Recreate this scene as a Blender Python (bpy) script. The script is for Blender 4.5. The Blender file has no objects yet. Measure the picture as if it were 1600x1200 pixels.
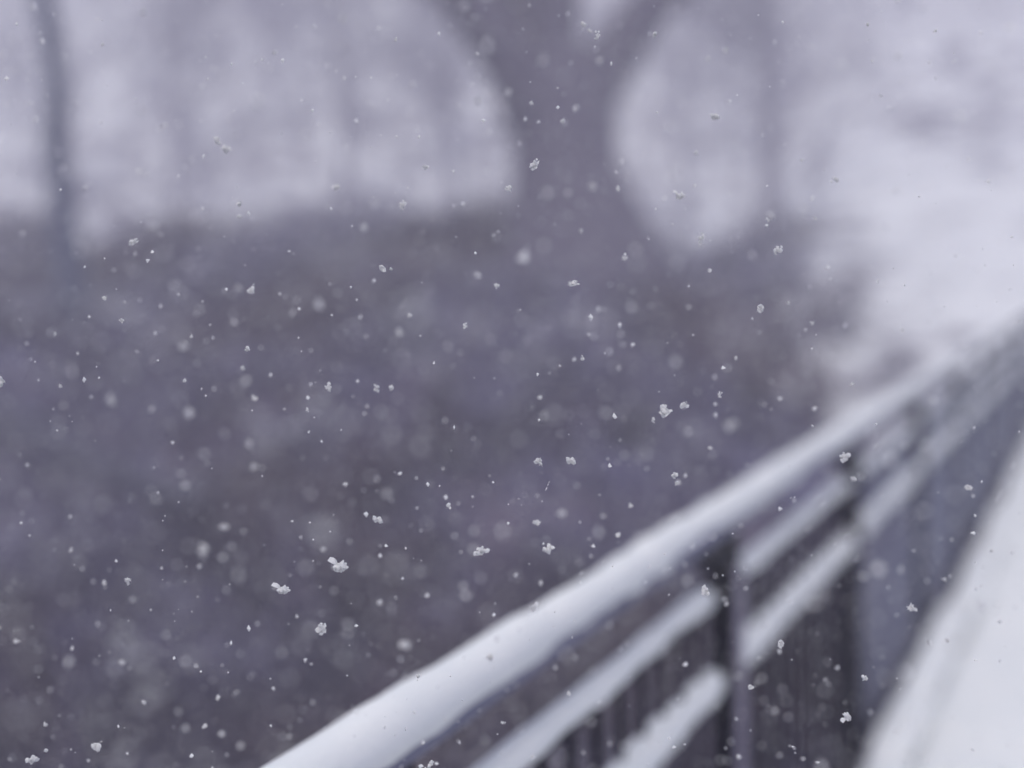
import bpy, bmesh, math, random
from mathutils import Vector, Matrix, noise

random.seed(11)
SC = bpy.context.scene
COL = SC.collection

# ------------------------------------------------------------------ camera
# world: walkway runs along +Y, deck snow is z = 0, eye 1.53 m above it
EYE = Vector((0.0, 0.0, 1.53))
FPX = 2222.0                       # 50 mm on a 36 mm sensor, photograph pixels
ROLL = math.radians(1.5)
d = Vector((957.0, 210.0, -FPX)).normalized()             # +Y seen from the camera
u = Vector((-math.sin(ROLL), math.cos(ROLL), 0.0))
u.z = (u.x * 957.0 + u.y * 210.0) / FPX
u.normalize()
xw = d.cross(u)                                            # world X in camera space
R = Matrix((xw, d, u))                                     # camera space -> world
cam_data = bpy.data.cameras.new('camera')
cam = bpy.data.objects.new('camera', cam_data)
COL.objects.link(cam)
cam.matrix_world = Matrix.Translation(EYE) @ R.to_4x4()
cam_data.lens = 50.0
cam_data.sensor_width = 36.0
cam_data.clip_start = 0.05
cam_data.clip_end = 1000.0
cam_data.dof.use_dof = True
cam_data.dof.focus_distance = 1.24
cam_data.dof.aperture_fstop = 1.52
SC.camera = cam

# ------------------------------------------------------------------ sky, sun, exposure
SUN_EL, SUN_ROT = math.radians(64), math.radians(168)
world = bpy.data.worlds.new('World')
SC.world = world
world.use_nodes = True
nt = world.node_tree
bg = nt.nodes['Background']
sky = nt.nodes.new('ShaderNodeTexSky')
sky.sky_type = 'NISHITA'
sky.sun_disc = False
sky.sun_elevation = SUN_EL
sky.sun_rotation = SUN_ROT
sky.air_density = 1.0
sky.dust_density = 3.5
sky.ozone_density = 1.5
nt.links.new(sky.outputs['Color'], bg.inputs['Color'])
bg.inputs['Strength'].default_value = 0.09

sun_data = bpy.data.lights.new('sun', 'SUN')
sun_data.energy = 1.3
sun_data.angle = math.radians(40)
sun_data.color = (1.0, 0.975, 0.89)
sun = bpy.data.objects.new('sun', sun_data)
COL.objects.link(sun)
sdir = Vector((math.sin(SUN_ROT) * math.cos(SUN_EL), math.cos(SUN_ROT) * math.cos(SUN_EL), math.sin(SUN_EL)))
sun.rotation_euler = sdir.to_track_quat('Z', 'Y').to_euler()
sun.location = (0, 0, 20)

SC.view_settings.view_transform = 'Standard'
SC.view_settings.look = 'None'
SC.view_settings.gamma = 1.0
SC.view_settings.exposure = 0.53
SC.view_settings.use_curve_mapping = False
SC.render.engine = 'CYCLES'
SC.cycles.use_denoising = True
SC.cycles.use_adaptive_sampling = False
SC.cycles.max_bounces = 4
SC.cycles.volume_bounces = 2
SC.cycles.sample_clamp_indirect = 4.0


def ray(px, py):
    """direction in the world of a point of the 1600 x 1200 photograph"""
    return (R @ Vector((px - 800.0, 600.0 - py, -FPX))) / FPX


def at(px, py, depth):
    return EYE + ray(px, py) * depth


# ------------------------------------------------------------------ materials
def mat(name, col, col2=None, scale=4.0, rough=0.7, bump=0.0, bscale=30.0, lo=0.35, hi=0.65, spec=0.3):
    m = bpy.data.materials.new(name)
    m.use_nodes = True
    n = m.node_tree.nodes
    L = m.node_tree.links
    b = n['Principled BSDF']
    b.inputs['Roughness'].default_value = rough
    b.inputs['Specular IOR Level'].default_value = spec
    b.inputs['Base Color'].default_value = (*col, 1)
    tc = n.new('ShaderNodeTexCoord')
    if col2 is not None:
        t = n.new('ShaderNodeTexNoise')
        t.inputs['Scale'].default_value = scale
        t.inputs['Detail'].default_value = 6
        r = n.new('ShaderNodeValToRGB')
        r.color_ramp.elements[0].position = lo
        r.color_ramp.elements[1].position = hi
        r.color_ramp.elements[0].color = (*col, 1)
        r.color_ramp.elements[1].color = (*col2, 1)
        L.new(tc.outputs['Object'], t.inputs['Vector'])
        L.new(t.outputs['Fac'], r.inputs['Fac'])
        L.new(r.outputs['Color'], b.inputs['Base Color'])
    if bump:
        t2 = n.new('ShaderNodeTexNoise')
        t2.inputs['Scale'].default_value = bscale
        t2.inputs['Detail'].default_value = 4
        bp = n.new('ShaderNodeBump')
        bp.inputs['Strength'].default_value = bump
        bp.inputs['Distance'].default_value = 0.02
        L.new(tc.outputs['Object'], t2.inputs['Vector'])
        L.new(t2.outputs['Fac'], bp.inputs['Height'])
        L.new(bp.outputs['Normal'], b.inputs['Normal'])
    return m


M_SNOW = mat('snow', (0.79, 0.82, 0.84), (0.85, 0.87, 0.88), 6, 0.6, 0.12, 90)
M_FLAKE = mat('flake', (0.95, 0.95, 0.96), None, rough=0.6)
fn = M_FLAKE.node_tree.nodes
fl = M_FLAKE.node_tree.links
ftr = fn.new('ShaderNodeBsdfTranslucent'); ftr.inputs['Color'].default_value = (0.97, 0.97, 0.98, 1)
fmx = fn.new('ShaderNodeMixShader'); fmx.inputs['Fac'].default_value = 0.6
fl.new(fn['Principled BSDF'].outputs[0], fmx.inputs[1])
fl.new(ftr.outputs[0], fmx.inputs[2])
fl.new(fmx.outputs[0], fn['Material Output'].inputs['Surface'])
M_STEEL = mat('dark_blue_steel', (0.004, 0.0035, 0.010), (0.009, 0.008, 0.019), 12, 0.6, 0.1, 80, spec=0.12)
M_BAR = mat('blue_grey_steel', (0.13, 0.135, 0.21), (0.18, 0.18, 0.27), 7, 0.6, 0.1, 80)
M_BARS = mat('pale_bars', (0.17, 0.185, 0.26), (0.24, 0.255, 0.34), 9, 0.6, 0.1, 80)  # paler blue-grey tone for the balusters past the second post
M_LITFACE = mat('lit_face', (0.24, 0.22, 0.31), (0.34, 0.32, 0.40), 14, 0.8, 0.3, 120)  # lighter lavender: light from the deck snow put into the colour
M_STONE = mat('kerb_stone', (0.22, 0.21, 0.23), (0.32, 0.31, 0.33), 9, 0.85, 0.4, 40)
M_DECK = mat('deck_concrete', (0.25, 0.25, 0.26), (0.33, 0.32, 0.33), 3, 0.9, 0.3, 30)
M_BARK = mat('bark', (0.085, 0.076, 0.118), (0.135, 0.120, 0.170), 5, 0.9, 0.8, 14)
M_PALE = mat('bark_hazed', (0.20, 0.19, 0.25), (0.28, 0.27, 0.33), 4, 0.9, 0.5, 12)  # bark of the far trees lightened, haze put into its colour
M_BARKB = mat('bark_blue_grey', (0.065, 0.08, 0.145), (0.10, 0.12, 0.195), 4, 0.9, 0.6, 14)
M_LOG = mat('log_bark', (0.05, 0.052, 0.085), (0.085, 0.085, 0.12), 2, 0.9, 0.6, 14)
M_TWIG = mat('twig', (0.034, 0.028, 0.060), (0.066, 0.054, 0.105), 3, 0.9)
M_TWIGB = mat('twig_frosted', (0.15, 0.14, 0.25), (0.27, 0.25, 0.38), 3, 0.9)
M_TWIGR = mat('twig_reddish', (0.062, 0.040, 0.066), (0.105, 0.070, 0.105), 3, 0.9)


def ground_material():
    m = bpy.data.materials.new('hillside')
    m.use_nodes = True
    n = m.node_tree.nodes
    L = m.node_tree.links
    b = n['Principled BSDF']
    b.inputs['Roughness'].default_value = 0.9
    b.inputs['Specular IOR Level'].default_value = 0.2
    tc = n.new('ShaderNodeTexCoord')
    a = n.new('ShaderNodeAttribute')
    a.attribute_name = 'snow_cover'
    # leaf litter
    t1 = n.new('ShaderNodeTexNoise'); t1.inputs['Scale'].default_value = 0.55; t1.inputs['Detail'].default_value = 7
    r1 = n.new('ShaderNodeValToRGB')
    e = r1.color_ramp.elements
    e[0].position = 0.32; e[0].color = (0.115, 0.110, 0.205, 1)
    e[1].position = 0.68; e[1].color = (0.105, 0.080, 0.130, 1)
    k = e.new(0.5); k.color = (0.038, 0.031, 0.070, 1)
    # patchy snow
    t2 = n.new('ShaderNodeTexNoise'); t2.inputs['Scale'].default_value = 0.9; t2.inputs['Detail'].default_value = 8
    t2.inputs['Roughness'].default_value = 0.62
    ad = n.new('ShaderNodeMath'); ad.operation = 'ADD'
    mr = n.new('ShaderNodeMapRange')
    mr.inputs['From Min'].default_value = 0.92; mr.inputs['From Max'].default_value = 1.10
    mix = n.new('ShaderNodeMixRGB')
    mix.inputs['Color2'].default_value = (0.79, 0.81, 0.84, 1)
    for t in (t1, t2):
        L.new(tc.outputs['Object'], t.inputs['Vector'])
    L.new(t1.outputs['Fac'], r1.inputs['Fac'])
    L.new(t2.outputs['Fac'], ad.inputs[0])
    L.new(a.outputs['Fac'], ad.inputs[1])
    L.new(ad.outputs[0], mr.inputs['Value'])
    L.new(mr.outputs[0], mix.inputs['Fac'])
    L.new(r1.outputs['Color'], mix.inputs['Color1'])
    L.new(mix.outputs['Color'], b.inputs['Base Color'])
    t3 = n.new('ShaderNodeTexNoise'); t3.inputs['Scale'].default_value = 9
    bp = n.new('ShaderNodeBump'); bp.inputs['Strength'].default_value = 0.6; bp.inputs['Distance'].default_value = 0.08
    L.new(tc.outputs['Object'], t3.inputs['Vector'])
    L.new(t3.outputs['Fac'], bp.inputs['Height'])
    L.new(bp.outputs['Normal'], b.inputs['Normal'])
    return m


M_GROUND = ground_material()


# ------------------------------------------------------------------ helpers
def mesh_from(name, verts, faces, m, smooth=False):
    me = bpy.data.meshes.new(name)
    me.from_pydata(verts, [], faces)
    me.materials.append(m)
    if smooth:
        me.polygons.foreach_set('use_smooth', [True] * len(me.polygons))
    me.update()
    return me


def link(name, me, parent=None, loc=None):
    o = bpy.data.objects.new(name, me)
    COL.objects.link(o)
    if parent is not None:
        o.parent = parent
    if loc is not None:
        o.location = loc
    return o


def tag(o, label=None, cat=None, group=None, kind=None):
    for k, v in (('label', label), ('category', cat), ('group', group), ('kind', kind)):
        if v:
            o[k] = v
    return o


def empty(name, loc=(0, 0, 0)):
    o = bpy.data.objects.new(name, None)
    o.empty_display_size = 0.2
    COL.objects.link(o)
    o.location = loc
    return o


def box_data(x0, x1, y0, y1, z0, z1, bevel=0.0):
    bm = bmesh.new()
    bmesh.ops.create_cube(bm, size=1.0)
    for v in bm.verts:
        v.co = Vector(((x0 + x1) / 2 + v.co.x * (x1 - x0), (y0 + y1) / 2 + v.co.y * (y1 - y0), (z0 + z1) / 2 + v.co.z * (z1 - z0)))
    if bevel:
        bmesh.ops.bevel(bm, geom=bm.edges[:], offset=bevel, segments=2, affect='EDGES')
    vs = [tuple(v.co) for v in bm.verts]
    bm.verts.index_update()
    fs = [[v.index for v in f.verts] for f in bm.faces]
    bm.free()
    return vs, fs


def tube(V, F, pts, rads, sides=6, lump=0.0, cap=True):
    """append a tapered tube through pts to the vertex and face lists"""
    base = len(V)
    n = len(pts)
    for i, p in enumerate(pts):
        p = Vector(p)
        t = (Vector(pts[min(i + 1, n - 1)]) - Vector(pts[max(i - 1, 0)]))
        t = t.normalized() if t.length > 1e-9 else Vector((0, 0, 1))
        a = t.orthogonal() if abs(t.z) > 0.95 else t.cross(Vector((0, 0, 1)))
        a.normalize()
        bb = t.cross(a)
        for k in range(sides):
            an = 2 * math.pi * k / sides
            r = rads[i]
            if lump:
                r *= 1 + lump * noise.noise(p * 1.7 + Vector((math.cos(an), math.sin(an), 0)) * 1.3)
            V.append(tuple(p + (a * math.cos(an) + bb * math.sin(an)) * r))
    for i in range(n - 1):
        for k in range(sides):
            k2 = (k + 1) % sides
            F.append((base + i * sides + k, base + i * sides + k2, base + (i + 1) * sides + k2, base + (i + 1) * sides + k))
    if cap:
        F.append([base + k for k in range(sides)][::-1])
        F.append([base + (n - 1) * sides + k for k in range(sides)])


def smoothstep(a, b, x):
    t = max(0.0, min(1.0, (x - a) / (b - a)))
    return t * t * (3 - 2 * t)


# ------------------------------------------------------------------ terrain
AX = math.radians(23.3)                       # the gully runs across this heading
def uv(x, y):
    return (-math.sin(AX) * x + math.cos(AX) * y, math.cos(AX) * x + math.sin(AX) * y)


def height(x, y):
    a, b = uv(x, y)
    n1 = noise.noise(Vector((x * 0.11, y * 0.11, 3.0)))
    n2 = noise.noise(Vector((x * 0.4, y * 0.4, 7.0)))
    z = -2.6 + 4.75 * smoothstep(8, 33, a) + 0.9 * n1 + 0.25 * n2
    z += 18.5 * smoothstep(50, 84, a)      # the hill behind
    z -= 0.95 * math.exp(-((b - 4.0) / 1.7) ** 2) * smoothstep(20, 29, a) * smoothstep(52, 40, a)   # a dip in the crest
    # the landing where the walkway ends: a snowy shoulder on the right
    w = smoothstep(15, 20, y) * smoothstep(-2.0, 2.2, x + 0.205 * y + 0.8 * n2)
    shoulder = -0.30 + 0.20 * max(0.0, min(y, 84) - 20) + 0.3 * n1 + 0.1 * n2 + 6 * smoothstep(44, 84, y)
    z = z * (1 - w) + shoulder * w
    # behind the camera the ground climbs to the near landing
    z += smoothstep(-2, -14, y) * 2.5
    return z


def cover(x, y):
    a, b = uv(x, y)
    n1 = noise.noise(Vector((x * 0.17, y * 0.17, 13.0)))
    s = 0.19 + 0.27 * smoothstep(13, 31, a) + 0.08 * n1
    s += 0.08 * smoothstep(32, 37, a + 2 * n1)
    s += (0.24 - 0.24 * smoothstep(22, 52, y)) * smoothstep(15, 19, y) * smoothstep(-2.2, 2.6, x + 0.205 * y + 2.0 * n1)
    s += 0.4 * smoothstep(-4, -14, y)
    return s


def axis(lo, hi, dense_lo, dense_hi, step):
    v = [dense_lo + i * step for i in range(int((dense_hi - dense_lo) / step) + 1)]
    s = step
    c = v[-1]
    while c < hi:
        s *= 1.12
        c += s
        v.append(min(c, hi))
    s = step
    c = v[0]
    while c > lo:
        s *= 1.12
        c -= s
        v.insert(0, max(c, lo))
    return v


xs = axis(-170, 150, -34, 6, 0.5)
ys = axis(-120, 190, 0, 46, 0.5)
V = [(x, y, height(x, y)) for y in ys for x in xs]
nx = len(xs)
F = [(j * nx + i, j * nx + i + 1, (j + 1) * nx + i + 1, (j + 1) * nx + i) for j in range(len(ys) - 1) for i in range(nx - 1)]
me = mesh_from('hillside', V, F, M_GROUND, True)
at_ = me.attributes.new('snow_cover', 'FLOAT', 'POINT')
at_.data.foreach_set('value', [cover(v[0], v[1]) for v in V])
tag(link('hillside', me), kind='structure')

# ------------------------------------------------------------------ walkway deck and its snow
RX = -0.787                                   # plane of the railing
Y0, Y1 = -3.0, 17.0
deck = tag(link('walkway_deck', mesh_from('walkway_deck', *box_data(-0.72, 1.75, Y0, Y1, -0.42, -0.10, 0.01), M_DECK)), kind='structure')
gx = [-0.578 + 2.263 * (i / 60) for i in range(61)]
gy = [Y0 + (Y1 + 3 - Y0) * j / 360 for j in range(361)]
V, F = [], []
for y in gy:
    for i, x in enumerate(gx):
        e = smoothstep(-0.03, 0.05, x + 0.575 - 0.02 * noise.noise(Vector((0, y * 3, 1))))
        z = -0.018 + 0.040 * e + 0.018 * noise.noise(Vector((x * 1.5, y * 1.1, 5))) + 0.007 * noise.noise(Vector((x * 6, y * 6, 2)))
        V.append((x, y, z))
n_ = len(gx)
F = [(j * n_ + i, j * n_ + i + 1, (j + 1) * n_ + i + 1, (j + 1) * n_ + i) for j in range(len(gy) - 1) for i in range(n_ - 1)]
# skirt down to the deck so that the sheet has a body
k0 = len(V)
for j, y in enumerate(gy):
    V.append((gx[0], y, -0.104)); V.append((gx[-1], y, -0.104))
for j in range(len(gy) - 1):
    F.append((j * n_, (j + 1) * n_, k0 + 2 * (j + 1), k0 + 2 * j))
    F.append((j * n_ + n_ - 1, k0 + 2 * j + 1, k0 + 2 * (j + 1) + 1, (j + 1) * n_ + n_ - 1))
tag(link('walkway_snow', mesh_from('walkway_snow', V, F, M_SNOW, True)), kind='structure')


# ------------------------------------------------------------------ railing
def snow_strip(y0, y1, cx, z0, hw, hh, seed, step=0.03, jag=0.0, flat=1.0):
    """a rounded ridge of lying snow from y0 to y1, base at z0"""
    n = max(6, int((y1 - y0) / step))
    prof = 9
    V, F = [], []
    for j in range(n + 1):
        y = y0 + (y1 - y0) * j / n
        end = min(1.0, min(y - y0, y1 - y) / 0.045)
        end = math.sqrt(max(0.02, end * (2 - end)))
        nz = noise.noise(Vector((seed, y * 2.3, 0.5)))
        nf = noise.noise(Vector((seed + 9, y * 11, 0.5)))
        h = hh * (1 + 0.13 * nz + 0.12 * nf + jag * abs(noise.noise(Vector((seed + 3, y * 8, 1))))) * end
        w = hw * (1 + 0.10 * nz + 0.07 * nf) * (0.35 + 0.65 * end)
        off = 0.006 * noise.noise(Vector((seed + 5, y * 1.7, 2)))
        for k in range(prof):
            a = math.pi * k / (prof - 1)
            px = -math.cos(a)
            pz = math.sin(a) ** 0.8
            lip = 0.0 if 0 < k < prof - 1 else -0.008 * (1 + nf)
            V.append((cx + off + px * w, y, z0 + pz * h + lip))
    for j in range(n):
        for k in range(prof - 1):
            a0 = j * prof + k
            F.append((a0, a0 + prof, a0 + prof + 1, a0 + 1))
        F.append((j * prof, j * prof + prof - 1, (j + 1) * prof + prof - 1, (j + 1) * prof))
    F.append(list(range(prof)))
    F.append([n * prof + k for k in range(prof)][::-1])
    return V, F


SP = 1.55
POST_Y = [2.97 + SP * k for k in range(-3, 10)]
RZ_TOP, RZ_MID, RZ_LOW = 0.972, 0.828, 0.635
rail = tag(empty('snowy_railing', (RX, 0, 0)), 'dark steel railing with snow along its rails, running beside the white walkway', 'railing')

# handrail: one round pipe
V, F = [], []
tube(V, F, [(0, Y0 + (Y1 - Y0) * i / 20, RZ_TOP) for i in range(21)], [0.031] * 21, 16)
hand = link('handrail', mesh_from('handrail', V, F, M_BAR, True), rail)
V, F = snow_strip(Y0 + 0.02, Y1 - 0.02, -0.002, RZ_TOP + 0.012, 0.033, 0.045, 1.0)
tag(link('snow_cap', mesh_from('snow_cap', V, F, M_SNOW, True), hand), 'thick rounded snow along the handrail')

post_me = mesh_from('post', *box_data(-0.030, 0.022, -0.034, 0.034, -0.36, RZ_TOP - 0.012, 0.003), M_STEEL)
lit_face_me = mesh_from('lit_face', *box_data(0.0225, 0.031, -0.026, 0.026, 0.05, RZ_TOP - 0.10, 0.003), M_LITFACE)  # thin pale plate standing in for the post's lit deck-side face
V = [(-0.012, -0.03, RZ_TOP - 0.02), (-0.012, -0.24, RZ_TOP - 0.030), (-0.012, -0.03, RZ_TOP - 0.128)]
V = [(x - 0.008, y, z) for x, y, z in V]
V += [(0.016, y, z) for _, y, z in V]
brk_me = mesh_from('bracket', V, [(0, 1, 2), (5, 4, 3), (0, 3, 4, 1), (1, 4, 5, 2), (2, 5, 3, 0)], M_STEEL)
clamp_me = mesh_from('clamp', *box_data(-0.030, 0.030, -0.020, 0.020, -0.022, 0.022, 0.004), M_STEEL)
bar_me = mesh_from('baluster', *box_data(-0.0065, 0.0065, -0.0065, 0.0065, -0.055, RZ_MID - 0.014, 0.0015), M_STEEL)
pale_bar_me = mesh_from('baluster', *box_data(-0.006, 0.006, -0.006, 0.006, -0.055, RZ_MID - 0.014, 0.0015), M_BARS)  # same bar, slightly thinner, in the paler tone
foot_me = mesh_from('fixing_plate', *box_data(0.0225, 0.0665, -0.05, 0.05, -0.34, -0.16, 0.003), M_STEEL)

for y in POST_Y:
    p = link('post', post_me, rail, (0, y, 0))
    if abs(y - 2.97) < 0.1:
        link('lit_face', lit_face_me, p)
    link('bracket', brk_me, p)
    link('fixing_plate', foot_me, p)
    for z in (RZ_MID, RZ_LOW):
        link('clamp', clamp_me, p, (0, -0.052, z))

sid = 20
for i in range(len(POST_Y) - 1):
    ya, yb = POST_Y[i] + 0.031, POST_Y[i + 1] - 0.031
    for nm, z, hw, hh, zt in (('middle_rail', RZ_MID, 0.020, 0.012, RZ_MID), ('lower_rail', RZ_LOW, 0.020, 0.012, RZ_LOW)):
        r_ = link(nm, mesh_from(nm, *box_data(-hw, hw, ya, yb, z - hh, z + hh, 0.002), M_STEEL), rail)
        sid += 7
        if nm == 'middle_rail':
            V, F = snow_strip(ya + 0.03, yb - 0.10 - 0.03 * random.random(), 0.002, z + hh - 0.002, 0.022, 0.023, sid)
        else:
            V, F = snow_strip(ya + 0.02, yb - 0.06 - 0.03 * random.random(), 0.004, z + hh - 0.002, 0.029, 0.037, sid, 0.02, 0.5)
        link('snow_cap', mesh_from('snow_cap', V, F, M_SNOW, True), r_)
    link('bottom_rail', mesh_from('bottom_rail', *box_data(-0.018, 0.018, ya, yb, -0.075, -0.055, 0.002), M_STEEL), rail)
    for k in range(1, 13):
        br = link('baluster', bar_me if POST_Y[i] < 4.4 else pale_bar_me, rail, (0, POST_Y[i] + SP * k / 13, 0))
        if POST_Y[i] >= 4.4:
            br['label'] = 'baluster in a paler blue-grey'

# kerb stones under the railing, with their own snow
kerb = tag(empty('kerb', (RX, 0, 0)), 'low stone kerb heaped with broken snow at the edge of the walkway', 'kerb')
y = POST_Y[0] - 0.1
k = 0
while y < Y1:
    y2 = min(y + 0.675, Y1)
    s = link('kerb_stone', mesh_from('kerb_stone', *box_data(0.085, 0.205, y + 0.004, y2 - 0.004, -0.10, 0.005, 0.006), M_STONE), kerb)
    V, F = snow_strip(y + 0.0, y2 - 0.03 - 0.03 * random.random(), 0.150 + 0.020 * random.uniform(-1, 1), 0.002, 0.066 + 0.010 * random.random(), 0.036 + 0.016 * random.random(), 300 + 5 * k, 0.03)
    link('snow_cap', mesh_from('snow_cap', V, F, M_SNOW, True), s)
    y = y2
    k += 1


# ------------------------------------------------------------------ trees
def grow(V, F, p, dirn, r, length, depth, rng, up=0.12, sides=6, wob=0.22, kids=3):
    """a branch with side branches, all in one vertex list"""
    n = 5 if depth else 3
    pts, rads = [p.copy()], [r]
    dcur = dirn.normalized()
    for i in range(n):
        dcur = (dcur + Vector((rng.uniform(-wob, wob), rng.uniform(-wob, wob), rng.uniform(-wob, wob) + up))).normalized()
        p = p + dcur * (length / n)
        pts.append(p.copy())
        rads.append(r * (1 - 0.75 * (i + 1) / n))
    tube(V, F, pts, rads, max(3, sides), 0.0, False)
    if depth > 0:
        for i in range(1, n + 1):
            for _ in range(kids if i > 1 else kids - 1):
                if rng.random() < 0.75:
                    t = (pts[i] - pts[i - 1]).normalized()
                    a = t.orthogonal().normalized()
                    a.rotate(Matrix.Rotation(rng.uniform(0, 6.283), 3, t))
                    dd = t * 0.65 + a * rng.uniform(0.6, 1.1)
                    grow(V, F, pts[i], dd, rads[i] * 0.6 + 0.002, length * rng.uniform(0.4, 0.62), depth - 1, rng, up, max(3, sides - 1), wob, kids)


def bare_tree(name, base, top, r0, r1, seed, m, label, group=None, limbs=16, limb_from=0.35, limb_len=0.28, depth=2, snow=False):
    """a standing bare tree from base to top: trunk + crown of branches"""
    rng = random.Random(seed)
    root = empty(name, base)
    tag(root, label, 'tree', group)
    H = top - base
    n = 14
    pts = []
    rads = []
    for i in range(n + 1):
        t = i / n
        w = Vector((rng.uniform(-1, 1), rng.uniform(-1, 1), 0)) * 0.012 * H.length * (0.3 + t)
        pts.append(H * t + (w if 0 < i < n else Vector((0, 0, 0))))
        flare = 1 + 0.7 * max(0, 1 - t * 14)
        rads.append((r0 + (r1 - r0) * t) * flare)
    pts[0] = pts[0] - Vector((0, 0, 0.5))
    V, F = [], []
    tube(V, F, pts, rads, 12, 0.14)
    link('trunk', mesh_from('trunk', V, F, m, True), root)
    V, F = [], []
    for k in range(limbs):
        t = limb_from + (1 - limb_from) * (k + rng.random() * 0.6) / limbs
        f = t * n
        i = min(int(f), n - 1)
        p = pts[i].lerp(pts[i + 1], f - i)
        an = rng.uniform(0, 6.283)
        dd = Vector((math.cos(an), math.sin(an), rng.uniform(0.25, 0.9)))
        grow(V, F, p, dd, (r0 + (r1 - r0) * t) * 0.42, H.length * limb_len * (1.15 - 0.6 * t), depth, rng, 0.10, 6)
    link('crown', mesh_from('crown', V, F, m), root)
    return root


def ground_at(px, depth):
    p = at(px, 400, depth)
    return Vector((p.x, p.y, height(p.x, p.y)))


def hit(px, py):
    """where the sight line through a photograph point meets the ground"""
    v = ray(px, py)
    t = 3.0
    while t < 90:
        p = EYE + v * t
        if p.z < height(p.x, p.y):
            return p
        t += 0.1
    return EYE + v * 30


# slim leaning tree at the left
b0 = ground_at(112, 24.0)
tp = at(72, 20, 24.0)
dirn = (tp - b0)
bare_tree('slim_tree', b0, b0 + dirn * 2.1, 0.25, 0.10, 3, M_BARKB,
          'slim blue-grey tree trunk leaning slightly left, at the far left', limbs=14, limb_from=0.55)

# big tree in the middle: several stems on one stool that fan out above
def big_tree():
    rng = random.Random(8)
    D = 26.0
    base = ground_at(905, D)
    root = empty('forked_tree', base)
    tag(root, 'massive dark tree forking into thick spreading stems at upper centre', 'tree')
    def P(px, py, dz=0.0):
        return at(px, py, D + dz) - base
    V, F = [], []
    stool = [Vector((0, 0, -0.8)), Vector((0, 0, -0.1)), P(900, 370), P(882, 270), P(878, 190), P(872, 110), P(868, 60)]
    tube(V, F, stool, [1.9, 1.75, 1.35, 1.02, 0.94, 0.85, 0.45], 18, 0.16)
    link('trunk', mesh_from('trunk', V, F, M_BARK, True), root)
    stems = [
        ([(842, 200), (800, 100), (745, 20), (670, -60), (540, -170), (400, -250), (260, -330)], [0.55, 0.52, 0.46, 0.40, 0.34, 0.26, 0.16], -0.4),
        ([(862, 190), (832, 90), (805, 0), (770, -110), (740, -260), (700, -440)], [0.60, 0.56, 0.52, 0.46, 0.36, 0.2], 0.5),
        ([(870, 190), (868, 90), (866, 0), (860, -120), (850, -280), (870, -480)], [0.60, 0.54, 0.46, 0.40, 0.32, 0.2], -0.2),
        ([(900, 200), (945, 110), (1000, 30), (1070, -50), (1190, -140), (1320, -220)], [0.55, 0.48, 0.44, 0.34, 0.28, 0.16], 0.3),
        ([(890, 170), (940, 90), (1035, -20), (1090, -130), (1150, -330)], [0.46, 0.40, 0.30, 0.26, 0.14], 0.9),
    ]
    CV, CF = [], []
    for pl, rd, dz in stems:
        V, F = [], []
        pts = [P(x, y, dz * (0.3 + i * 0.5)) for i, (x, y) in enumerate(pl)]
        # densify
        dp, dr = [], []
        for i in range(len(pts) - 1):
            for s in range(3):
                t = s / 3
                dp.append(pts[i].lerp(pts[i + 1], t)); dr.append(rd[i] + (rd[i + 1] - rd[i]) * t)
        dp.append(pts[-1]); dr.append(rd[-1])
        tube(V, F, dp, dr, 12, 0.15)
        link('stem', mesh_from('stem', V, F, M_BARK, True), root)
        for i in range(7, len(dp)):
            for _ in range(1):
                an = rng.uniform(0, 6.283)
                grow(CV, CF, dp[i], Vector((math.cos(an), math.sin(an), rng.uniform(0.1, 0.9))), dr[i] * 0.25, rng.uniform(1.2, 2.6), 1, rng, 0.08, 6)
    link('crown', mesh_from('crown', CV, CF, M_BARK), root)


big_tree()

# trees behind, fading into the snowfall
faint = 'trees fading into the snowfall'
far_spec = [
    (288, 49, 0.20, 'faint grey trunk in the snowfall, nearest to the slim leaning tree'),
    (545, 47, 0.20, 'faint grey trunk in the snowfall, midway between slim tree and forked tree'),
    (712, 50, 0.15, 'faint thin trunk in the snowfall, just left of the massive forked tree'),
    (1208, 37, 0.30, 'purplish trunk in the snowfall, first one right of the massive forked tree'),
    (1068, 50, 0.12, 'thin pale trunk in the snowfall, close to the right edge of forked tree'),
]
for i, (px, D, r, lab) in enumerate(far_spec):
    b = ground_at(px, D)
    hgt = 13 + 3 * random.random()
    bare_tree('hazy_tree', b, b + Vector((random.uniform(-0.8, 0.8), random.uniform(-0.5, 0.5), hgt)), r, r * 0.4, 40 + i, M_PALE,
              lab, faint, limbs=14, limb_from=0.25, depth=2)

# the wood on the hill: one mass too far to count
rng = random.Random(77)
V, F = [], []
for k in range(90):
    px = rng.uniform(-250, 1850)
    D = rng.uniform(56, 80)
    b = ground_at(px, D)
    h_ = rng.uniform(4.5, 8)
    r = rng.uniform(0.08, 0.16)
    pts = [b + Vector((rng.uniform(-.2, .2), rng.uniform(-.2, .2), h_ * i / 6 - 0.4)) for i in range(7)]
    tube(V, F, pts, [r * (1 - 0.12 * i) for i in range(7)], 6, 0.0, False)
    for j in range(9):
        an = rng.uniform(0, 6.283)
        t = rng.uniform(0.25, 0.98)
        grow(V, F, b + Vector((0, 0, h_ * t)), Vector((math.cos(an), math.sin(an), rng.uniform(0.2, 0.9))), r * 0.4, h_ * 0.28, 1, rng, 0.1, 4)
tag(link('distant_wood', mesh_from('distant_wood', V, F, M_PALE)), 'far bare wood dissolving in the snowfall on the hill', 'wood', kind='stuff')


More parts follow.
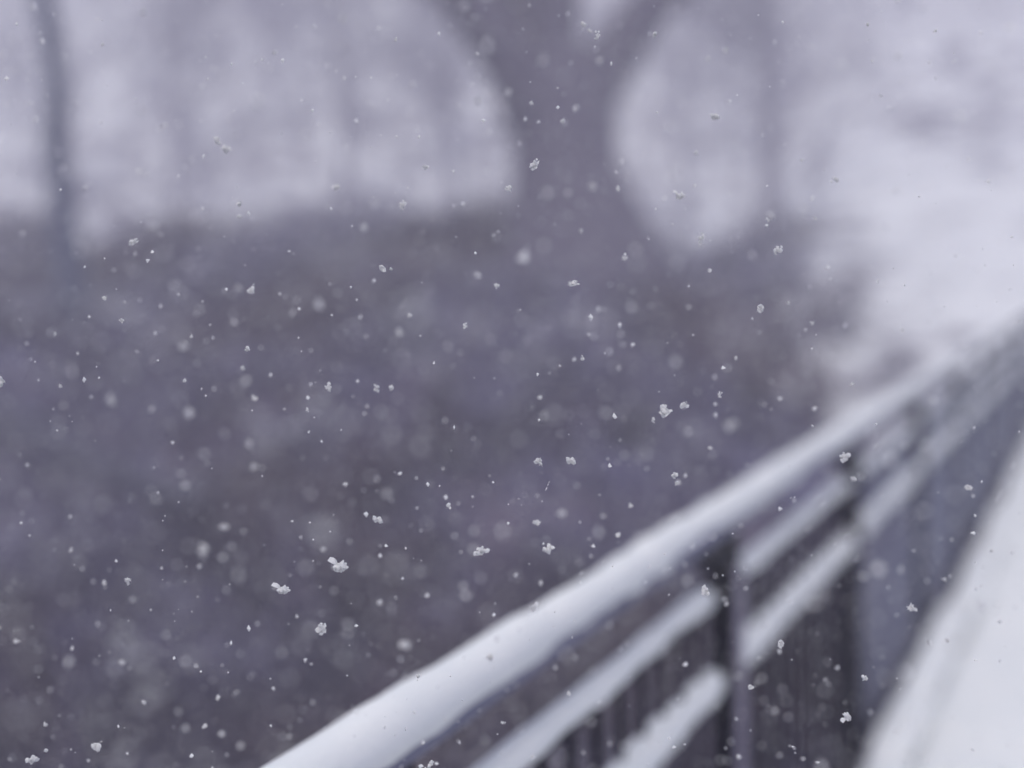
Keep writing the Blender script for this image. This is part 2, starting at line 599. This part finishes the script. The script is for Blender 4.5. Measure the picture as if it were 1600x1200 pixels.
# ------------------------------------------------------------------ undergrowth on the bank
def clump(V, F, MI, p, size, rng, n, snowy, tint=0):
    for _ in range(n):
        an = rng.uniform(0, 6.283)
        ln = size * rng.uniform(0.5, 1.2)
        lean = rng.uniform(0.1, 0.9)
        q = p + Vector((rng.uniform(-.25, .25), rng.uniform(-.25, .25), 0)) * size
        e1 = q + Vector((math.cos(an) * lean * ln * 0.4, math.sin(an) * lean * ln * 0.4, ln * 0.6))
        e2 = e1 + Vector((math.cos(an) * lean * ln * 0.5, math.sin(an) * lean * ln * 0.5, ln * rng.uniform(-0.05, 0.4)))
        f0 = len(F)
        tube(V, F, [q, e1, e2], [0.020 * size + 0.006, 0.014 * size + 0.004, 0.004], 3, 0, False)
        MI.extend([tint if rng.random() < 0.7 else 0] * (len(F) - f0))
        if rng.random() < snowy:
            f0 = len(F)
            c = e1.lerp(e2, rng.random())
            s = rng.uniform(0.012, 0.04) * (0.6 + size * 0.5)
            tube(V, F, [c + Vector((0, 0, -s * .5)), c + Vector((rng.uniform(-.3, .3) * s, 0, 0)), c + Vector((0, 0, s * .7))], [s * 0.6, s * 1.3, s * 0.35], 5, 0, True)
            MI.extend([2] * (len(F) - f0))


def brush_mesh(name, V, F, MI):
    me = mesh_from(name, V, F, M_TWIG)
    me.materials.append(M_TWIGR)
    me.materials.append(M_SNOW)
    me.materials.append(M_TWIGB)
    me.polygons.foreach_set('material_index', MI)
    return me


rng = random.Random(5)
V, F, MI = [], [], []
cnt = 0
while cnt < 2600:
    a = rng.uniform(6.5, 35)
    b = rng.uniform(-0.5, 0.5) * a - 0.0
    x = -math.sin(AX) * a + math.cos(AX) * b
    y = math.cos(AX) * a + math.sin(AX) * b
    if x > -1.6 or (y > 14 and x + 0.205 * y > rng.uniform(-2.4, 1.2)):
        continue
    dens = 0.55 + 0.9 * noise.noise(Vector((x * 0.35, y * 0.35, 21)))
    if rng.random() > dens:
        continue
    cnt += 1
    sn = max(0.0, 0.16 + 0.35 * noise.noise(Vector((x * 0.5, y * 0.5, 31))))
    hue = noise.noise(Vector((x * 0.28, y * 0.28, 51)))
    sn += 0.22 * smoothstep(20, 32, a)
    clump(V, F, MI, Vector((x, y, height(x, y) - 0.05)), rng.uniform(0.35, 0.95) * (1 + 0.5 * smoothstep(24, 34, a) * rng.random()), rng, 9, sn, 3 if hue > 0.02 else 1 if hue < -0.18 else 0)
tag(link('undergrowth', brush_mesh('undergrowth', V, F, MI)), 'dark bare undergrowth dusted with snow on the bank beyond the railing', 'undergrowth', kind='stuff')

# shrubs that carry enough snow to read as pale patches
shrubs = [
    (170, 560, 15.0, 1.25, 'pale snow-dusted shrub low on the bank at the left edge'),
    (385, 430, 20.0, 1.5, 'pale snow-laden shrub on the bank right of the slim leaning tree'),
    (620, 520, 16.0, 1.0, 'small snow-dusted shrub on the bank below the pale clearing'),
    (890, 560, 15.0, 1.1, 'snow-dusted shrub on the bank below the massive forked tree'),
    (470, 690, 12.5, 1.0, 'snow-dusted shrub in the middle of the dark bank, left half'),
    (560, 900, 9.5, 0.8, 'brownish snow-dusted shrub low on the bank close to the handrail'),
    (250, 1080, 8.5, 0.8, 'purplish snow-dusted shrub at the lower left corner of the bank'),
]
for i, (px, py, D, s, lab) in enumerate(shrubs):
    p = hit(px, py + 40)
    rng = random.Random(200 + i)
    root = tag(empty('shrub', p), lab, 'shrub')
    V, F, MI = [], [], []
    for _ in range(4):
        clump(V, F, MI, Vector((rng.uniform(-.5, .5) * s, rng.uniform(-.5, .5) * s, -0.05)), s, rng, 26, 0.0, 1 if i == 5 else 3)
    link('twigs', brush_mesh('twigs', V, F, MI), root)
    V, F = [], []
    for _ in range(int((26 if i < 5 else 9) * s)):
        c = Vector((rng.gauss(0, .45) * s, rng.gauss(0, .45) * s, rng.uniform(0.15, 0.95) * s))
        q = rng.uniform(0.03, 0.085)
        tube(V, F, [c + Vector((0, 0, -q * .4)), c, c + Vector((0, 0, q * .7))], [q * 0.7, q * 1.5, q * 0.4], 5, 0, True)
    link('snow_tufts', mesh_from('snow_tufts', V, F, M_SNOW, True), root)['kind'] = 'stuff'

# a fallen trunk lying across the bank at the left, rimed blue-grey
pa, pb = hit(-60, 675), hit(330, 850)
mid = [pa.lerp(pb, i / 12) for i in range(13)]
mid = [Vector((m_.x, m_.y, height(m_.x, m_.y) + 0.45)) for m_ in mid]
root = tag(empty('fallen_log', mid[6]), 'blue-grey fallen log slanting across the bank at the left', 'log')
V, F = [], []
tube(V, F, [m_ - mid[6] for m_ in mid], [0.30 - 0.012 * i for i in range(13)], 12, 0.2)
link('trunk', mesh_from('trunk', V, F, M_LOG, True), root)

# ------------------------------------------------------------------ falling snow
def flake_mesh(seed, style):
    """a ragged clump of ice crystals about 1 unit across"""
    rng = random.Random(seed)
    bm = bmesh.new()
    n = {'clump': 17, 'speck': 4, 'needle': 6}[style]
    ex = {'clump': (0.36, 0.24, 0.26), 'speck': (0.15, 0.15, 0.15), 'needle': (0.48, 0.03, 0.05)}[style]
    for i in range(n):
        c = Vector((rng.gauss(0, ex[0] * .48), rng.gauss(0, ex[1] * .45), rng.gauss(0, ex[2] * .45)))
        s = rng.uniform(0.08, 0.20) if style == 'clump' else rng.uniform(0.2, 0.34) if style == 'speck' else rng.uniform(0.06, 0.13)
        g = bmesh.ops.create_icosphere(bm, subdivisions=1, radius=s) if i % 2 else bmesh.ops.create_cone(bm, cap_ends=True, segments=5, radius1=s * 1.2, radius2=s * 0.5, depth=s * 0.5)
        st = Vector((rng.uniform(0.6, 1.5), rng.uniform(0.6, 1.4), rng.uniform(0.5, 1.2)))
        rot = Matrix.Rotation(rng.uniform(0, 6.28), 3, Vector((rng.gauss(0, 1), rng.gauss(0, 1), rng.gauss(0, 1))))
        for v in g['verts']:
            v.co = c + rot @ Vector((v.co.x * st.x, v.co.y * st.y, v.co.z * st.z)) * rng.uniform(0.7, 1.35)
    me = bpy.data.meshes.new('snowflake')
    bm.to_mesh(me)
    bm.free()
    me.materials.append(M_FLAKE)
    return me


CL = [flake_mesh(500 + i, 'clump') for i in range(12)]
SPK = [flake_mesh(600 + i, 'speck') for i in range(6)]
NDL = [flake_mesh(700 + i, 'needle') for i in range(4)]
frng = random.Random(99)


def flake(px, py, size_px, depth, style='clump', label=None, group=None, stretch=None, ang=None):
    depth *= 1.24                             # the lens is focused 1.24 m out
    me = frng.choice({'clump': CL, 'speck': SPK, 'needle': NDL}[style])
    o = link('snowflake', me, None, at(px, py, depth))
    s = size_px / FPX * depth
    if ang is None:
        o.rotation_euler = (frng.uniform(0, 6.28), frng.uniform(0, 6.28), frng.uniform(0, 6.28))
        o.scale = (s, s, s)
    else:                                     # long axis tilted across the view
        q = Matrix.Rotation(-math.radians(ang), 3, 'Z')
        o.rotation_euler = (R @ Matrix.Rotation(math.radians(ang), 3, 'Z')).to_euler()
        o.scale = (s, s * (stretch or 0.6) * 1.5, s)
    tag(o, label, 'snowflake', group)
    return o


named = [  # photograph position, size, tilt, width ratio
    (530, 886, 30, -22, .62, 'largest ragged snowflake clump, hanging left of the handrail near the lower centre'),
    (441, 922, 27, -18, .5, 'wide ragged snowflake lower left of the largest snowflake clump'),
    (503, 982, 20, 80, .8, 'upright blocky snowflake below the largest snowflake clump'),
    (1040, 642, 27, 30, .7, 'big ragged snowflake over the dark bank, left of the rising handrail'),
    (843, 720, 22, -60, .5, 'slanting elongated snowflake in the middle, beside another ragged flake'),
    (892, 720, 18, -10, .7, 'ragged snowflake just right of the slanting elongated one'),
    (856, 758, 16, 68, .2, 'thin needle-like snowflake below the slanting elongated one'),
    (590, 812, 19, -15, .6, 'bright snowflake above the largest clump, over the dark bank'),
    (855, 857, 17, 20, .8, 'compact snowflake above the handrail near the lower centre'),
    (748, 862, 24, 20, .5, 'pair of touching soft snowflakes above the handrail'),
    (152, 1165, 20, 40, .9, 'fluffy snowflake at the bottom left corner'),
    (50, 1187, 22, 20, .6, 'snowflake cut close by the bottom left corner of the picture'),
    (199, 906, 15, 20, .7, 'bright snowflake at the left over the dark bank, low down'),
    (836, 257, 19, 60, .6, 'bright snowflake against the massive forked trunk'),
    (795, 295, 16, -30, .6, 'bright snowflake on the left edge of the massive forked trunk'),
    (628, 320, 15, 50, .8, 'sharp snowflake on the pale clearing left of the forked tree'),
    (1062, 306, 19, -20, .6, 'ragged snowflake right of the massive forked trunk'),
    (1215, 390, 17, 10, .8, 'ragged snowflake in front of the purplish trunk'),
    (1095, 373, 20, 65, .5, 'tall soft snowflake between forked tree and purplish trunk'),
    (1117, 182, 16, 0, .7, 'dull snowflake on the pale gap at the upper right of the forked tree'),
    (1102, 924, 16, -40, .7, 'bright snowflake before the black top of the nearest railing post'),
    (1324, 1121, 16, 60, .9, 'bright snowflake before the balusters at the bottom right'),
    (1422, 950, 18, 80, .8, 'snowflake before the blue-grey balusters beside the kerb snow'),
    (1174, 1073, 15, 0, .6, 'snowflake just right of the nearest railing post'),
    (1220, 1006, 14, 60, .8, 'snowflake under the snow on the lower rail'),
    (1318, 716, 18, 50, .7, 'snowflake on the handrail by the second railing post'),
    (209, 378, 17, 30, .5, 'ragged snowflake right of the slim leaning tree'),
    (393, 452, 20, 65, .6, 'forked ragged snowflake beside the pale snow-laden shrub'),
    (898, 443, 22, 8, .4, 'flat wide snowflake on the bank below the forked tree'),
    (776, 447, 13, -70, .6, 'small ragged snowflake in the upper middle of the bank'),
    (598, 420, 15, -60, .6, 'slanting snowflake on the top edge of the bank'),
    (0, 597, 20, 80, .6, 'snowflake cut by the left edge of the picture'),
    (1188, 482, 15, 60, .8, 'loose sparkling snowflake below the purplish trunk'),
]
for px, py, s, an, st, lab in named:
    flake(px, py, s * 1.1, frng.uniform(0.95, 1.05), 'needle' if st < .3 else 'clump', lab, 'falling snowflakes', st, an)

sharp = [(1068,632,13),(934,56,14),(911,38,10),(922,48,8),(1023,54,10),(375,318,13),(374,338,8),(380,575,9),(386,545,11),(398,621,11),(513,607,13),
 (590,608,12),(612,605,12),(191,502,10),(164,465,11),(163,910,11),(1352,1060,11),(1055,743,14),(1057,756,8),(1332,748,10),(1232,473,8),(976,404,11),
 (908,361,8),(664,262,13),(340,220,16),(355,234,18),(1124,617,10),(966,294,9),(880,188,11),(1087,238,10),(1480,1000,11),(1513,762,13),(1475,905,9),
 (1452,1005,9),(1330,600,9),(1069,632,9),(525,292,13),(299,525,8),(85,522,9),(94,603,7),(111,860,8),(640,493,9),(725,510,9),(890,443,8),(540,757,10),
 (653,1057,10),(838,816,12),(966,836,11),(985,790,9),(806,898,9),(845,912,9),(672,1194,12),(833,950,14),(340,1090,9),(225,1098,10),(320,1135,9),(71,1132,8),
 (25,1002,9),(113,1012,8),(765,1026,14),(1110,700,8),(1020,655,8),(1150,560,7),(1270,505,9),(1305,280,14),(910,560,8),(480,640,8),(700,790,9),(610,420,7),(1200,345,8)]
def zone(x, y):
    if y > 1195 - 0.607 * (x - 440) + 10:
        if x > 1380 and y > 1170 - 2.0 * (x - 1370):
            return 'over the white snow of the walkway'
        if y < 1195 - 0.607 * (x - 440) + 110:
            return 'before the snow-covered handrail'
        return 'before the posts and balusters of the railing'
    if y < 330:
        if x < 150:
            return 'around the slim leaning tree'
        if x < 470:
            return 'before the pale clearing nearest the slim tree'
        if x < 780:
            return 'before the pale clearing beside the forked tree'
        if x < 1000:
            return 'before the massive forked trunk'
        return 'before the pale slope and trunks right of the forked tree'
    if x > 1280:
        return 'before the bright snowy slope above the handrail'
    col = 'left' if x < 400 else 'middle' if x < 800 else 'right'
    row = 'upper' if y < 560 else 'central' if y < 800 else 'lowest'
    return 'before the %s %s part of the dark bank' % (row, col)


GL_S = 'small sharp white snowflake '
for px, py, s in sharp:
    flake(px, py, s * 1.15, frng.uniform(0.9, 1.12), 'clump', GL_S + zone(px, py), 'small sharp snowflakes ' + zone(px, py))

soft = [(925,292,16),(857,302,15),(888,302,12),(632,1007,22),(655,893,16),(319,863,22),(373,898,16),(878,802,17),(884,1021,17),(848,95,16),(937,95,13),
 (723,10,15),(535,28,14),(795,145,13),(748,158,14),(568,354,17),(585,318,15),(515,327,11),(1052,269,13),(1150,230,12),(1205,338,14),(1175,400,13),(993,390,13),
 (850,385,15),(790,555,14),(767,530,11),(700,542,11),(624,522,13),(814,500,12),(947,645,14),(850,650,11),(785,830,17),(740,830,12),(390,693,14),(397,730,14),
 (288,760,12),(349,824,15),(107,1035,15),(288,1138,16),(376,1165,13),(545,975,14),(758,1158,14),(1075,675,13),(1145,662,15),(239,355,17),(373,450,14),(372,606,13),
 (285,541,17),(173,627,17),(540,325,13),(1140,668,14),(740,860,14),(90,660,12),(1407,890,12),(1350,900,13),(1290,1080,12),(1190,1060,12),(440,1020,12)]
GL_B = 'soft blurred round snowflake '
for px, py, s in soft:
    z = frng.choice((frng.uniform(0.66, 0.80), frng.uniform(1.25, 1.6)))
    flake(px, py, s, z, 'clump', GL_B + zone(px, py), 'blurred snowflakes ' + zone(px, py))

GL_R = 'tiny drifting snowflake '
n_rand = 300 - len(named) - len(sharp) - len(soft)
for i in range(n_rand):
    z = frng.choice((frng.uniform(0.6, 0.85), frng.uniform(0.85, 1.25), frng.uniform(1.2, 2.4)))
    px, py = frng.uniform(6, 1594), frng.uniform(6, 1194)
    flake(px, py, frng.uniform(6, 11), z, 'speck' if i % 3 else 'clump', GL_R + zone(px, py), 'drifting snowflakes ' + zone(px, py))

# the rest of the snowfall, far too many to count
def tiny(V, F, p, s, rng):
    b = len(V)
    for ax in ((1, 0, 0), (-1, 0, 0), (0, 1, 0), (0, -1, 0), (0, 0, 1), (0, 0, -1)):
        V.append(tuple(p + Vector(ax) * s * rng.uniform(0.4, 1.5) + Vector((rng.uniform(-.3, .3), rng.uniform(-.3, .3), rng.uniform(-.3, .3))) * s))
    for f in ((0, 2, 4), (2, 1, 4), (1, 3, 4), (3, 0, 4), (2, 0, 5), (1, 2, 5), (3, 1, 5), (0, 3, 5)):
        F.append(tuple(b + i for i in f))


V, F = [], []
rng = random.Random(123)
for zone, n, smin, smean, smax in (
        (((-2.9, 1.4), (0.4, 3.4), (-0.2, 2.7)), 105000, 0.0006, 0.00055, 0.0022),
        (((-6.5, 1.5), (0.8, 10.0), (-1.5, 4.0)), 40000, 0.0026, 0.0018, 0.008)):
    k = 0
    while k < n:
        p = Vector([rng.uniform(*q) for q in zone])
        if (p - EYE).length < (0.92 if smax < 0.003 else 1.8) or p.z < height(p.x, p.y) or (p.z < 0.1 and p.x > -1):
            continue
        k += 1
        tiny(V, F, p, min(smax, smin + rng.expovariate(1 / smean)), rng)
tag(link('snowfall', mesh_from('snowfall', V, F, M_FLAKE)), 'fine falling snow filling the air', 'snowfall', kind='stuff')

# ------------------------------------------------------------------ the air itself
hz = bpy.data.materials.new('snow_haze')
hz.use_nodes = True
n = hz.node_tree.nodes
n.remove(n['Principled BSDF'])
pv = n.new('ShaderNodeVolumePrincipled')
pv.inputs['Color'].default_value = (0.88, 0.86, 0.98, 1)
pv.inputs['Density'].default_value = 0.0122
pv.inputs['Anisotropy'].default_value = 0.0
hz.node_tree.links.new(pv.outputs['Volume'], n['Material Output'].inputs['Volume'])
V, F = box_data(-172, 152, -122, 192, -5, 30)
tag(link('haze', mesh_from('haze', V, F, hz)), 'pale lavender snow haze in the air', 'haze', kind='stuff')
